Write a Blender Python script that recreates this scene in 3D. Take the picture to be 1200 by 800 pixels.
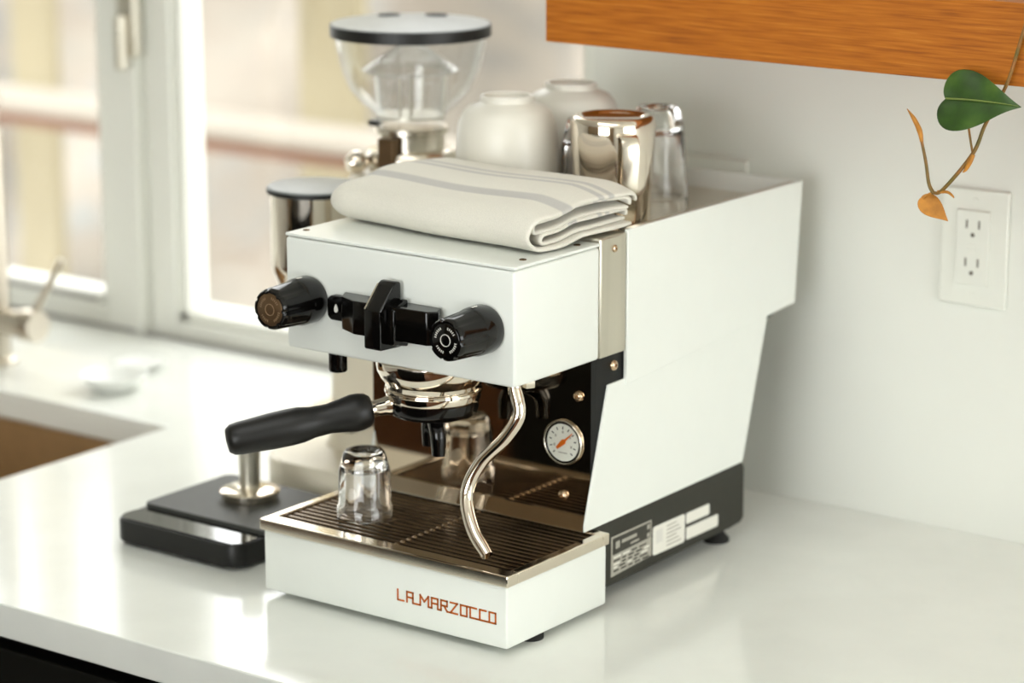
import bpy, bmesh, math, random
from mathutils import Vector, Matrix
random.seed(7)
S = bpy.context.scene
for o in list(bpy.data.objects): bpy.data.objects.remove(o)
COL = S.collection

# ------------------------------------------------------------------ camera, world, lights, exposure
cam = bpy.data.cameras.new('camera'); camo = bpy.data.objects.new('camera', cam); COL.objects.link(camo)
cam.sensor_width = 36; cam.lens = 36 * 3211.06 / 1200; cam.clip_start = 0.05
camo.location = (1.5356, -1.8737, 0.8617)
camo.rotation_euler = (math.radians(90) - 0.2391, 0, 0.6365)
cam.dof.use_dof = True; cam.dof.focus_distance = 2.46; cam.dof.aperture_fstop = 3.3
S.camera = camo

w = bpy.data.worlds.new('overcast_sky'); S.world = w; w.use_nodes = True
bg = w.node_tree.nodes['Background']
bg.inputs[0].default_value = (0.985, 1.0, 0.985, 1); bg.inputs[1].default_value = 5.2
S.cycles.transparent_max_bounces = 24

def area(name, loc, rot, sx, sy, power, col=(1, 1, 1), portal=False):
    l = bpy.data.lights.new(name, 'AREA'); l.shape = 'RECTANGLE'; l.size = sx; l.size_y = sy
    l.energy = power; l.color = col
    if portal: l.cycles.is_portal = True
    o = bpy.data.objects.new(name, l); COL.objects.link(o); o.location = loc; o.rotation_euler = rot
    return o
# daylight entering by the side window of the room and fill light added behind the photographer
area('side_window_daylight', (3.28, -0.2, 0.62), (0, math.radians(90), 0), 1.5, 2.3, 13, (0.92, 0.99, 1.0))
area('added_rear_fill', (0.9, -4.28, 0.5), (math.radians(90), 0, 0), 2.2, 1.9, 38, (0.94, 0.99, 1.0))
area('added_ceiling_fill', (.35, -.75, 1.555), (0, 0, 0), 1.3, .9, 9, (0.97, 1.0, 0.98))  # added fill to brighten the worktop and soften the wall shadow
area('window_portal', (-1.3, 0.85, 0.62), (math.radians(-90), 0, 0), 2.2, 1.3, 1, portal=True)

S.view_settings.view_transform = 'Standard'; S.view_settings.look = 'None'
S.view_settings.exposure = 0.0; S.view_settings.gamma = 1.0; S.view_settings.use_curve_mapping = False

# ------------------------------------------------------------------ materials
def lin(c): return tuple(((v/255)/12.92 if v/255 <= .04045 else ((v/255+.055)/1.055)**2.4) for v in c)
MATS = {}
def mat(name, rgb, rough=.5, metal=0., var=.04, scale=40., bump=0., coat=0., trans=0., ior=1.45, rvar=0., stretch=None, rgb2=None, spec=None):
    m = bpy.data.materials.new(name); m.use_nodes = True; nt = m.node_tree; N = nt.nodes; L = nt.links
    b = N['Principled BSDF']; c = lin(rgb)
    b.inputs['Roughness'].default_value = rough; b.inputs['Metallic'].default_value = metal
    b.inputs['Coat Weight'].default_value = coat; b.inputs['Transmission Weight'].default_value = trans; b.inputs['IOR'].default_value = ior
    if spec is not None: b.inputs['Specular IOR Level'].default_value = spec
    tc = N.new('ShaderNodeTexCoord'); mp = N.new('ShaderNodeMapping'); nz = N.new('ShaderNodeTexNoise')
    nz.inputs['Scale'].default_value = scale; nz.inputs['Detail'].default_value = 4
    if stretch: mp.inputs['Scale'].default_value = stretch
    L.new(tc.outputs['Object'], mp.inputs[0]); L.new(mp.outputs[0], nz.inputs['Vector'])
    rp = N.new('ShaderNodeValToRGB')
    c2 = lin(rgb2) if rgb2 else tuple(v*(1-var) for v in c)
    c1 = c if rgb2 else tuple(min(1, v*(1+var)) for v in c)
    rp.color_ramp.elements[0].position = .35; rp.color_ramp.elements[1].position = .65
    rp.color_ramp.elements[0].color = (*c2, 1); rp.color_ramp.elements[1].color = (*c1, 1)
    L.new(nz.outputs['Fac'], rp.inputs[0]); L.new(rp.outputs[0], b.inputs['Base Color'])
    if bump:
        bp = N.new('ShaderNodeBump'); bp.inputs['Strength'].default_value = bump; bp.inputs['Distance'].default_value = .001
        L.new(nz.outputs['Fac'], bp.inputs['Height']); L.new(bp.outputs[0], b.inputs['Normal'])
    if rvar:
        mr = N.new('ShaderNodeMapRange'); mr.inputs['To Min'].default_value = max(0, rough-rvar); mr.inputs['To Max'].default_value = rough+rvar
        L.new(nz.outputs['Fac'], mr.inputs[0]); L.new(mr.outputs[0], b.inputs['Roughness'])
    MATS[name] = m
    return m

def thin_glass(name, tint=(1, 1, 1), fac=1.0):
    m = bpy.data.materials.new(name); m.use_nodes = True; nt = m.node_tree; N = nt.nodes; L = nt.links
    for n in list(N): N.remove(n)
    out = N.new('ShaderNodeOutputMaterial'); mx = N.new('ShaderNodeMixShader'); tr = N.new('ShaderNodeBsdfTransparent'); gl = N.new('ShaderNodeBsdfGlossy')
    lw = N.new('ShaderNodeLayerWeight'); lw.inputs[0].default_value = .5; gl.inputs['Roughness'].default_value = .01
    pw = N.new('ShaderNodeMath'); pw.operation = 'POWER'; pw.inputs[1].default_value = 4.0          # Schlick reflectance of a thin sheet, same from both sides
    mu = N.new('ShaderNodeMath'); mu.operation = 'MULTIPLY_ADD'; mu.inputs[1].default_value = .92*fac; mu.inputs[2].default_value = .05*fac; mu.use_clamp = True
    L.new(lw.outputs['Facing'], pw.inputs[0])
    tr.inputs[0].default_value = (*tint, 1)
    L.new(pw.outputs[0], mu.inputs[0]); L.new(mu.outputs[0], mx.inputs[0]); L.new(tr.outputs[0], mx.inputs[1]); L.new(gl.outputs[0], mx.inputs[2]); L.new(mx.outputs[0], out.inputs[0])
    MATS[name] = m; return m

mat('wall_paint', (222, 223, 215), .65, var=.012, scale=6, bump=.05)
mat('trim_paint', (228, 228, 220), .35, var=.01, scale=10)
mat('ceiling_paint', (232, 230, 220), .8, var=.01, scale=5)
mat('quartz', (230, 232, 226), .13, var=.02, scale=14, rvar=.03, spec=.6)
mat('machine_white', (226, 229, 223), .28, var=.006, scale=30, coat=.25)
mat('black_gloss', (8, 7, 6), .12, var=.1, spec=.45)
mat('black_deep', (9, 9, 8), .35, var=.1, spec=.25)
mat('black_satin', (15, 14, 12), .42, var=.1, scale=90, bump=.05)
mat('display_glass', (12, 12, 12), .04, var=.1, ior=2.6)
mat('base_black', (38, 37, 28), .5, var=.08, scale=120, bump=.08)
mat('rubber', (14, 14, 12), .7, var=.1)
mat('plate_grey', (64, 65, 61), .5, var=.06, scale=200)
mat('lid_sheen_grey', (128, 134, 134), .3, var=.05)  # window reflection on the black lids put into this grey
mat('chrome', (232, 222, 208), .05, 1., var=.02)
mat('mirror_steel', (205, 188, 166), .035, 1., var=.02, rvar=.015, scale=8)
mat('steel', (222, 214, 200), .2, 1., var=.03, scale=60, rvar=.05)
mat('rim_steel', (226, 216, 200), .1, 1., var=.02, rvar=.02)
mat('brushed_steel', (205, 200, 186), .34, 1., var=.05, scale=60, stretch=(1, 1, .04), rvar=.06)
mat('grille_steel', (112, 94, 74), .22, 1., var=.08)
mat('screw_steel', (206, 180, 150), .22, 1., var=.05)
mat('pan_dark', (16, 13, 10), .4, var=.1)
mat('logo_copper', (196, 98, 22), .4, .3, var=.05)
mat('needle_orange', (214, 106, 14), .45, var=.03)
mat('dial_white', (228, 228, 216), .5, var=.02)
mat('print_black', (40, 38, 34), .6, var=.05)
mat('print_white', (214, 212, 204), .6, var=.03)
mat('knob_bronze', (104, 82, 58), .32, .6, var=.08)
mat('cap_print', (150, 122, 92), .5, .3, var=.05)
mat('sticker_white', (226, 224, 214), .5, var=.02)
mat('sticker_grey', (168, 164, 152), .5, var=.1, scale=300)
mat('plate_dark', (52, 50, 42), .5, var=.15, scale=200)
mat('ceramic', (214, 210, 199), .38, var=.02, scale=20, coat=.15)
mat('grinder_cream', (226, 218, 198), .35, var=.015, scale=20, coat=.2)
mat('dish_white', (238, 240, 236), .3, var=.01, coat=.2)
mat('sink_brown', (146, 116, 80), .45, var=.06, scale=60)
mat('faucet_steel', (206, 198, 184), .28, 1., var=.04)
mat('cabinet_black', (18, 18, 15), .5, var=.1, scale=30, spec=.2)
mat('outlet_white', (222, 223, 214), .35, var=.01)
mat('slot_dark', (96, 90, 78), .7, var=.1)
mat('floor_wood', (92, 58, 32), .7, scale=5, stretch=(1, 9, 9), rgb2=(70, 42, 22), spec=.15)
mat('opposite_wall', (170, 150, 124), .7, var=.04, scale=6)
mat('deck_wood', (120, 80, 56), .7, scale=4, stretch=(1, 8, 8), rgb2=(106, 68, 46))
mat('deck_top', (142, 134, 122), .7, var=.03, scale=10)
mat('lumber', (138, 128, 102), .7, var=.04, scale=5, stretch=(8, 8, 1))
mat('stem_brown', (140, 92, 38), .5, scale=60, rgb2=(96, 84, 30))
mat('dead_leaf', (196, 132, 46), .55, scale=70, rgb2=(160, 104, 30))
mat('glass', (255, 255, 255), 0.0, var=0, trans=1., ior=1.47)
mat('clear_plastic', (250, 250, 250), .02, var=0, trans=1., ior=1.3)
thin_glass('pane_glass'); thin_glass('hopper_glass', (.985, .988, .988), 1.0); thin_glass('gauge_glass', (1, 1, 1), .5)

def ramp_mat(name, stops, scale, stretch, rough, detail=6, distort=0., bump=.0, spec=.5):
    m = bpy.data.materials.new(name); m.use_nodes = True; nt = m.node_tree; N = nt.nodes; L = nt.links; b = N['Principled BSDF']
    tc = N.new('ShaderNodeTexCoord'); mp = N.new('ShaderNodeMapping'); mp.inputs['Scale'].default_value = stretch
    nz = N.new('ShaderNodeTexNoise'); nz.inputs['Scale'].default_value = scale; nz.inputs['Detail'].default_value = detail; nz.inputs['Distortion'].default_value = distort
    rp = N.new('ShaderNodeValToRGB'); e = rp.color_ramp.elements
    while len(e) < len(stops): e.new(.5)
    for k, (p, c) in enumerate(stops): e[k].position = p; e[k].color = (*lin(c), 1)
    L.new(tc.outputs['Object'], mp.inputs[0]); L.new(mp.outputs[0], nz.inputs['Vector']); L.new(nz.outputs['Fac'], rp.inputs[0]); L.new(rp.outputs[0], b.inputs['Base Color'])
    b.inputs['Roughness'].default_value = rough; b.inputs['Specular IOR Level'].default_value = spec
    if bump:
        bp = N.new('ShaderNodeBump'); bp.inputs['Strength'].default_value = bump; bp.inputs['Distance'].default_value = .002
        L.new(nz.outputs['Fac'], bp.inputs['Height']); L.new(bp.outputs[0], b.inputs['Normal'])
    MATS[name] = m; return m
ramp_mat('oak', [(.25, (128, 68, 12)), (.45, (164, 92, 18)), (.6, (178, 104, 24)), (.8, (196, 128, 44))], 12, (1.4, 16, 34), .55, detail=9, distort=.15, bump=.15, spec=.3)
ramp_mat('hillside', [(.3, (112, 111, 108)), (.45, (140, 133, 122)), (.55, (138, 129, 118)), (.7, (127, 131, 129))], 2.2, (1, 1, 1.2), .9, detail=5)
ramp_mat('leaf_green', [(.3, (32, 54, 12)), (.5, (48, 80, 18)), (.72, (76, 104, 34))], 30, (1, 1, 1), .38, detail=5, bump=.1)

def towel_mat():
    m = bpy.data.materials.new('linen'); m.use_nodes = True; nt = m.node_tree; N = nt.nodes; L = nt.links; b = N['Principled BSDF']
    uv = N.new('ShaderNodeAttribute'); uv.attribute_name = 'arc'; uv.attribute_type = 'GEOMETRY'
    sx = N.new('ShaderNodeSeparateXYZ'); L.new(uv.outputs['Vector'], sx.inputs[0])
    rp = N.new('ShaderNodeValToRGB'); rp.color_ramp.interpolation = 'LINEAR'; e = rp.color_ramp.elements
    base = lin((224, 220, 208)); grey = lin((190, 187, 182))
    L.new(sx.outputs[1], rp.inputs[0])
    bands = [(.64, .685), (.80, .825), (.845, .87)]
    pos = [(0, base)]
    for a, c in bands: pos += [(a-.004, base), (a+.004, grey), (c-.004, grey), (c+.004, base)]
    pos.append((1, base))
    while len(e) < len(pos): e.new(.5)
    for k, (p, c) in enumerate(pos): e[k].position = p; e[k].color = (*c, 1)
    wv = N.new('ShaderNodeTexNoise'); wv.inputs['Scale'].default_value = 900; tc = N.new('ShaderNodeTexCoord'); L.new(tc.outputs['Object'], wv.inputs['Vector'])
    mx = N.new('ShaderNodeMix'); mx.data_type = 'RGBA'; mx.blend_type = 'MULTIPLY'; mx.inputs[0].default_value = .22
    L.new(rp.outputs[0], mx.inputs[6]); L.new(wv.outputs['Fac'], mx.inputs[7]); L.new(mx.outputs[2], b.inputs['Base Color'])
    bp = N.new('ShaderNodeBump'); bp.inputs['Strength'].default_value = .35; bp.inputs['Distance'].default_value = .0008
    L.new(wv.outputs['Fac'], bp.inputs['Height']); L.new(bp.outputs[0], b.inputs['Normal'])
    b.inputs['Roughness'].default_value = .9; b.inputs['Sheen Weight'].default_value = .2
    MATS['linen'] = m
towel_mat()

# ------------------------------------------------------------------ mesh helpers (all in world metres)
def wloc(p):
    v = Vector((0, 0, 0))
    while p: v += p.location; p = p.parent
    return v
ROUND = set()
def rnd(bm): ROUND.add(id(bm)); return bm
def obj(name, bm, m, parent=None, smooth=None, label=None):
    if smooth is None: smooth = 42 if id(bm) in ROUND else 20
    ROUND.discard(id(bm))
    bmesh.ops.recalc_face_normals(bm, faces=bm.faces)
    me = bpy.data.meshes.new(name)
    if parent: bmesh.ops.translate(bm, verts=bm.verts, vec=-wloc(parent))
    bm.to_mesh(me); bm.free()
    if smooth:
        for p in me.polygons: p.use_smooth = True
        me.set_sharp_from_angle(angle=math.radians(smooth))
    me.materials.append(MATS[m] if isinstance(m, str) else m)
    o = bpy.data.objects.new(name, me); COL.objects.link(o)
    if parent: o.parent = parent
    if label: o['label'] = label
    return o
def thing(name, label, cat, loc, group=None):
    o = bpy.data.objects.new(name, None); COL.objects.link(o); o.location = loc; o.empty_display_size = .02
    o['label'] = label; o['category'] = cat
    if group: o['group'] = group
    return o
def tag(o, label, cat, group=None):
    o['label'] = label; o['category'] = cat
    if group: o['group'] = group
    return o
def origin(o, loc):
    loc = Vector(loc); o.data.transform(Matrix.Translation(-loc)); o.location = loc; return o
def struct(o): o['kind'] = 'structure'; return o
def box(x0, x1, y0, y1, z0, z1, bev=0, seg=2, bm=None):
    t = bmesh.new(); bmesh.ops.create_cube(t, size=1)
    for v in t.verts: v.co = Vector(((x0+x1)/2+v.co.x*(x1-x0), (y0+y1)/2+v.co.y*(y1-y0), (z0+z1)/2+v.co.z*(z1-z0)))
    if bev: bmesh.ops.bevel(t, geom=list(t.edges), offset=bev, segments=seg, profile=.5, affect='EDGES')
    return merge(bm, t)
def merge(bm, t):
    if bm is None: return t
    me = bpy.data.meshes.new('tmp'); t.to_mesh(me); t.free(); bm.from_mesh(me); bpy.data.meshes.remove(me); return bm
def prism(poly, axis, a0, a1, bev=0, bm=None):
    """poly in the two remaining axes (in xyz order), extruded along axis from a0 to a1"""
    t = bmesh.new(); n = len(poly)
    def P(p, a):
        return {'x': (a, p[0], p[1]), 'y': (p[0], a, p[1]), 'z': (p[0], p[1], a)}[axis]
    A = [t.verts.new(P(p, a0)) for p in poly]; B = [t.verts.new(P(p, a1)) for p in poly]
    t.faces.new(A); t.faces.new(B[::-1])
    for i in range(n): t.faces.new((A[i], A[(i+1) % n], B[(i+1) % n], B[i]))
    if bev: bmesh.ops.bevel(t, geom=list(t.edges), offset=bev, segments=2, profile=.5, affect='EDGES')
    return merge(bm, t)
def rrect(x0, x1, y0, y1, r, n=5):
    pts = []
    for cx, cy, a in ((x1-r, y1-r, 0), (x0+r, y1-r, 90), (x0+r, y0+r, 180), (x1-r, y0+r, 270)):
        for k in range(n+1):
            t = math.radians(a+90*k/n); pts.append((cx+r*math.cos(t), cy+r*math.sin(t)))
    return pts
def lathe(prof, loc, axis=(0, 0, 1), seg=48, bm=None, closed=False, mod=None):
    """prof = [(radius, height)]; axis = direction of the height"""
    t = bmesh.new(); rings = []
    M = Vector((0, 0, 1)).rotation_difference(Vector(axis).normalized()).to_matrix()
    L = Vector(loc)
    for r, h in prof:
        if r < 1e-6: rings.append([t.verts.new(L+M@Vector((0, 0, h)))])
        else:
            ring = []
            for k in range(seg):
                a = 2*math.pi*k/seg; rr = r*(mod(a, h) if mod else 1)
                ring.append(t.verts.new(L+M@Vector((rr*math.cos(a), rr*math.sin(a), h))))
            rings.append(ring)
    pairs = list(zip(rings, rings[1:]))
    if closed: pairs.append((rings[-1], rings[0]))
    for A, B in pairs:
        if len(A) == 1 and len(B) == 1: continue
        for k in range(seg):
            k2 = (k+1) % seg
            if len(A) == 1: t.faces.new((A[0], B[k], B[k2]))
            elif len(B) == 1: t.faces.new((A[k], B[0], A[k2]))
            else: t.faces.new((A[k], A[k2], B[k2], B[k]))
    if not closed:
        for R in (rings[0], rings[-1]):
            if len(R) > 1: t.faces.new(R)
    return rnd(merge(bm, t))
def catmull(pts, n=8):
    pts = [Vector(p) for p in pts]; out = []
    P = [2*pts[0]-pts[1]]+pts+[2*pts[-1]-pts[-2]]
    for i in range(1, len(P)-2):
        for k in range(n):
            s = k/n; a, b, c, d = P[i-1], P[i], P[i+1], P[i+2]
            out.append(.5*((2*b)+(c-a)*s+(2*a-5*b+4*c-d)*s*s+(3*b-a-3*c+d)*s**3))
    out.append(pts[-1]); return out
def tube(pts, rad, seg=16, n=8, bm=None, flat=1.0, updir=None):
    C = catmull(pts, n) if n > 1 else [Vector(p) for p in pts]
    m = len(C); t = bmesh.new(); rings = []
    T0 = (C[1]-C[0]).normalized(); u = T0.orthogonal().normalized() if updir is None else (Vector(updir)-T0*T0.dot(Vector(updir))).normalized()
    for i, p in enumerate(C):
        T = (C[min(i+1, m-1)]-C[max(i-1, 0)]).normalized(); u = (u-T*T.dot(u)).normalized(); v = T.cross(u)
        f = i/(m-1)
        if callable(rad): r = rad(f)
        elif isinstance(rad, (list, tuple)):
            q = f*(len(rad)-1); j = min(int(q), len(rad)-2); r = rad[j]+(rad[j+1]-rad[j])*(q-j)
        else: r = rad
        rings.append([t.verts.new(p+r*(u*math.cos(2*math.pi*k/seg)*flat+v*math.sin(2*math.pi*k/seg))) for k in range(seg)])
    for A, B in zip(rings, rings[1:]):
        for k in range(seg): t.faces.new((A[k], A[(k+1) % seg], B[(k+1) % seg], B[k]))
    t.faces.new(rings[0]); t.faces.new(rings[-1])
    return rnd(merge(bm, t))

# ------------------------------------------------------------------ the room
CEIL, FLOOR = 1.6, -0.92
struct(obj('floor', box(-3.2, 3.4, -4.2, .9, FLOOR-.05, FLOOR), 'floor_wood', smooth=0))
struct(obj('ceiling', box(-3.2, 3.4, -4.2, .9, CEIL, CEIL+.05), 'ceiling_paint', smooth=0))
struct(obj('wall_back', box(-.165, 3.3, .579, .9, FLOOR, CEIL), 'wall_paint', smooth=0))
bm = box(-.19, -.165, .706, .9, FLOOR, CEIL)                                   # window wall: jambs, head, apron under the counter
box(-3.2, -2.42, .706, .9, FLOOR, CEIL, bm=bm); box(-2.42, -.19, .706, .9, 1.30, CEIL, bm=bm); box(-2.42, -.19, .706, .9, FLOOR, .0005, bm=bm)
struct(obj('wall_window', bm, 'wall_paint', smooth=0))
struct(obj('wall_left', box(-3.25, -3.2, -4.2, .9, FLOOR, CEIL), 'wall_paint', smooth=0))
bm = box(3.3, 3.4, -4.2, -1.4, FLOOR, CEIL)
box(3.3, 3.4, -1.4, .9, FLOOR, -.15, bm=bm); box(3.3, 3.4, -1.4, .9, 1.4, CEIL, bm=bm)
struct(obj('wall_right', bm, 'wall_paint', smooth=0))
bm = box(-3.2, -.3, -4.25, -4.2, FLOOR, CEIL); box(2.1, 3.4, -4.25, -4.2, FLOOR, CEIL, bm=bm); box(-.3, 2.1, -4.25, -4.2, 1.45, CEIL, bm=bm); box(-.3, 2.1, -4.25, -4.2, FLOOR, -.5, bm=bm)
struct(obj('wall_front', bm, 'opposite_wall', smooth=0))

# worktop with the sink cut-out
def grid_slab(xs, ys, z0, z1, hole, bev):
    t = bmesh.new(); V = {}
    for i, x in enumerate(xs):
        for j, y in enumerate(ys): V[i, j] = t.verts.new((x, y, z1))
    for i in range(len(xs)-1):
        for j in range(len(ys)-1):
            if (i, j) not in hole: t.faces.new((V[i, j], V[i+1, j], V[i+1, j+1], V[i, j+1]))
    r = bmesh.ops.extrude_face_region(t, geom=list(t.faces))
    bmesh.ops.translate(t, verts=[e for e in r['geom'] if isinstance(e, bmesh.types.BMVert)], vec=(0, 0, z0-z1))
    bmesh.ops.recalc_face_normals(t, faces=t.faces)
    es = [e for e in t.edges if len(e.link_faces) == 2 and e.calc_face_angle() > .5]
    bmesh.ops.bevel(t, geom=es, offset=bev, segments=2, profile=.5, affect='EDGES')
    return t
o = obj('countertop', grid_slab([-3.19, -1.36, -.639, -.1655, 3.2], [-.169, -.06, .388, .5785, .705], -.034, 0, {(1, 1), (3, 3)}, .0015), 'quartz')
# the back part right of the window is under the thick wall, so trim it with a step
tag(origin(o, (0, .2, -.034)), 'polished white stone worktop running along the wall under the window', 'worktop')

# base cabinets
cb = thing('base_cabinet', 'black kitchen base cabinets under the white worktop', 'cabinet', (0, .2, FLOOR))
obj('carcass', box(-.60, 3.15, -.115, .57, FLOOR+.1, -.036), 'cabinet_black', cb)
obj('toe_kick', box(-.60, 3.15, -.06, .55, FLOOR, FLOOR+.099), 'cabinet_black', cb)
for k in range(6):
    x = -.598+k*.624
    obj('door', box(x, x+.62, -.138, -.116, FLOOR+.12, -.062, .002), 'cabinet_black', cb)
cs = thing('sink_cabinet', 'black sink base cabinet below the brown basin', 'cabinet', (-1.0, .2, FLOOR))
obj('side_panel', box(-.622, -.604, -.115, .57, FLOOR, -.036), 'cabinet_black', cs)
obj('side_panel', box(-1.42, -1.402, -.115, .57, FLOOR, -.036), 'cabinet_black', cs)
obj('floor_panel', box(-1.401, -.623, -.10, .57, FLOOR, FLOOR+.03), 'cabinet_black', cs)
for k in range(2): obj('door', box(-1.42+k*.41, -1.015+k*.41, -.138, -.116, FLOOR+.03, -.062, .002), 'cabinet_black', cs)

# sink basin
bm = bmesh.new()
def shell(x0, x1, y0, y1, z0, z1, th):
    t = bmesh.new()
    def rect(x0, x1, y0, y1, z): return [t.verts.new((x, y, z)) for x, y in rrect(x0, x1, y0, y1, .02, 4)]
    A = rect(x0, x1, y0, y1, z1); B = rect(x0+.01, x1-.01, y0+.01, y1-.01, z0)
    C_ = rect(x0-th, x1+th, y0-th, y1+th, z1); D = rect(x0-th, x1+th, y0-th, y1+th, z0-th)
    n = len(A)
    for P_, Q in ((A, B), (C_, A), (D, C_)):
        for k in range(n): t.faces.new((P_[k], P_[(k+1) % n], Q[(k+1) % n], Q[k]))
    t.faces.new(B); t.faces.new(D); return t
sk = thing('sink', 'brown undermount sink basin set into the white worktop', 'sink', (-1.0, .16, -.25))
obj('basin', shell(-1.355, -.645, -.055, .383, -.23, -.0345, .006), 'sink_brown', sk)
obj('drain', lathe([(0, 0), (.042, 0), (.045, .002), (.045, .003), (.03, .003), (.028, .001), (0, .001)], (-1.0, .18, -.2295)), 'faucet_steel', sk)

# ------------------------------------------------------------------ window over the worktop
wn = bpy.data.objects.new('window_1', None); COL.objects.link(wn); wn.location = (-1.39, .72, 0); struct(wn)
wn['label'] = 'white framed double casement window above the worktop'
def rail(name, *a, bev=.003, p=wn): return obj(name, box(*a, bev), 'trim_paint', p)
rail('frame', -.229, -.1905, .708, .80, .001, 1.299); rail('frame', -2.419, -2.36, .708, .80, .001, 1.299)
rail('frame', -2.359, -.23, .708, .80, 1.245, 1.299); rail('frame', -1.0, -.985, .704, .80, .001, 1.244)
def sash(x0, x1, sw, zb, yo):
    s = rail('sash', x0, x0+sw, yo, yo+.045, .001, 1.244)
    rail('stile', x1-sw, x1, yo, yo+.045, .001, 1.244, p=s); rail('bottom_rail', x0+sw, x1-sw, yo, yo+.045, .001, zb-.012, p=s); rail('top_rail', x0+sw, x1-sw, yo, yo+.045, 1.19, 1.244, p=s)
    for nm, a in (('bead', (x0+sw, x0+sw+.012, yo+.01, yo+.05, zb-.012, 1.19)), ('bead', (x1-sw-.012, x1-sw, yo+.01, yo+.05, zb-.012, 1.19)), ('bead', (x0+sw, x1-sw, yo+.01, yo+.05, zb-.012, zb))):
        obj(nm, box(*a, .001), 'trim_paint', s)
    obj('pane', box(x0+sw+.012, x1-sw-.012, yo+.028, yo+.032, zb, 1.19), 'pane_glass', s, smooth=0)
sash(-2.359, -1.001, .055, .042, .708); sash(-.984, -.230, .045, .034, .722)
mat('seal_shadow_grey', (150, 148, 144), .6, var=.05)  # grey for the gasket and for a painted shade line
obj('seal_shadow_strip', box(-2.355, -.235, .7052, .7079, .0006, .0045), 'seal_shadow_grey', wn)  # grey strip in place of the shade line where window meets worktop
obj('seal_shadow_strip', box(-2.29, -1.07, .7045, .7079, .0365, .0415), 'seal_shadow_grey', wn)  # gasket under the left pane
lt = obj('latch', box(-1.002, -.972, .690, .7075, .375, .47, .004), 'brushed_steel', wn)
obj('latch_lever', box(-.992, -.982, .674, .691, .36, .43, .003), 'brushed_steel', lt)
# the room's second window, by the side
w2 = bpy.data.objects.new('window_2', None); COL.objects.link(w2); w2.location = (3.34, -.25, -.15); struct(w2); w2['label'] = 'white window frame in the side wall'
for a in ((3.31, 3.36, -1.4, -1.34, -.149, 1.399), (3.31, 3.36, .84, .899, -.149, 1.399), (3.31, 3.36, -1.339, .839, -.149, -.09), (3.31, 3.36, -1.339, .839, 1.34, 1.399)): obj('frame', box(*a), 'trim_paint', w2)
w3 = bpy.data.objects.new('added_rear_frame', None); COL.objects.link(w3); w3.location = (.9, -4.23, -.5); struct(w3); w3['label'] = 'white frame added in the far wall for the rear fill light'  # unseen opening frame added to go with the rear fill
for a in ((-.299, -.24, -4.24, -4.2, -.499, 1.449), (2.04, 2.099, -4.24, -4.2, -.499, 1.449), (-.239, 2.039, -4.24, -4.2, -.499, -.44), (-.239, 2.039, -4.24, -4.2, 1.39, 1.449)): obj('frame', box(*a), 'trim_paint', w3)  # bars of the added rear frame

# ------------------------------------------------------------------ outside
struct(obj('yard_ground', box(-14, 8, .95, 14, -3.2, -3.0), 'hillside', smooth=0))
bm = bmesh.new(); nx, nz_ = 60, 24; V = []
for i in range(nx+1):
    for j in range(nz_+1):
        x = -13+18*i/nx; z = -3.05+6.0*j/nz_; y = 6.2+.5*j/nz_*2+.35*math.sin(x*1.7+j*.5)+.25*math.sin(x*3.1-j*.9)
        V.append(bm.verts.new((x, y, z)))
for i in range(nx):
    for j in range(nz_): a = i*(nz_+1)+j; bm.faces.new((V[a], V[a+nz_+1], V[a+nz_+2], V[a+1]))
struct(obj('hillside', bm, 'hillside', smooth=180))
rl = thing('deck_railing', 'brown timber deck railing seen through the window', 'railing', (-2.4, 2.2, -3.0))
obj('cap_rail', box(-6, 1.5, 2.17, 2.36, -.052, -.03, .004), 'deck_top', rl)
obj('top_rail', box(-6, 1.5, 2.20, 2.235, -.085, -.0525, .004), 'deck_wood', rl)
obj('bottom_rail', box(-6, 1.5, 2.20, 2.235, -1.0, -.93, .004), 'deck_wood', rl)
for x in (-5.2, -3.55, -1.45, .4): obj('post', box(x-.045, x+.045, 2.236, 2.32, -3.0, -.053, .004), 'deck_top', rl)
for x0, x1, lb in ((-3.13, -3.0, 'pale yellow timber post beyond the railing, in the pane beside the tap'), (-2.26, -2.09, 'pale yellow timber post beyond the railing, in the pane beside the grinder')):
    o = obj('timber_post', box(x0, x1, 2.5, 2.53, -3.0, 1.6, .004), 'lumber'); tag(origin(o, ((x0+x1)/2, 2.515, -3.0)), lb, 'post')

CL = thing('added_fill_lamp', 'flat white fill panel added unseen at the ceiling over the worktop', 'lamp', (.35, -.75, 1.6))  # unseen fixture added to carry the ceiling fill light
for a in ((-.32, 1.02, -1.22, -1.205), (-.32, 1.02, -.295, -.28), (-.32, -.305, -1.204, -.296), (1.005, 1.02, -1.204, -.296)): obj('frame', box(*a, 1.55, 1.5995), 'trim_paint', CL)  # border of the added fill panel
obj('added_diffuser', box(-.304, 1.004, -1.203, -.297, 1.575, 1.58), 'trim_paint', CL)

# a dark island opposite (seen only as a reflection in the polished steel)
isl = thing('kitchen_island', 'black kitchen island opposite the worktop, mirrored in the polished steel', 'island', (-.2, -1.5, FLOOR))
obj('carcass', box(-.885, .45, -1.95, -1.10, FLOOR, .0), 'cabinet_black', isl)
obj('top', box(-.90, .48, -1.98, -1.07, .001, .03, .003), 'cabinet_black', isl)
for k in range(3): obj('door', box(-.88+k*.44, -.443+k*.44, -1.099, -1.08, FLOOR+.1, -.01, .002), 'cabinet_black', isl)

# ------------------------------------------------------------------ espresso machine
EM = thing('espresso_machine', 'white espresso machine with polished steel panel and black knobs on the worktop', 'espresso machine', (0, .22, 0))
W = 'machine_white'
tb = obj('tray_body', box(-.145, .145, 0, .1575, .0065, .0658, .0025, 3), W, EM)
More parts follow.
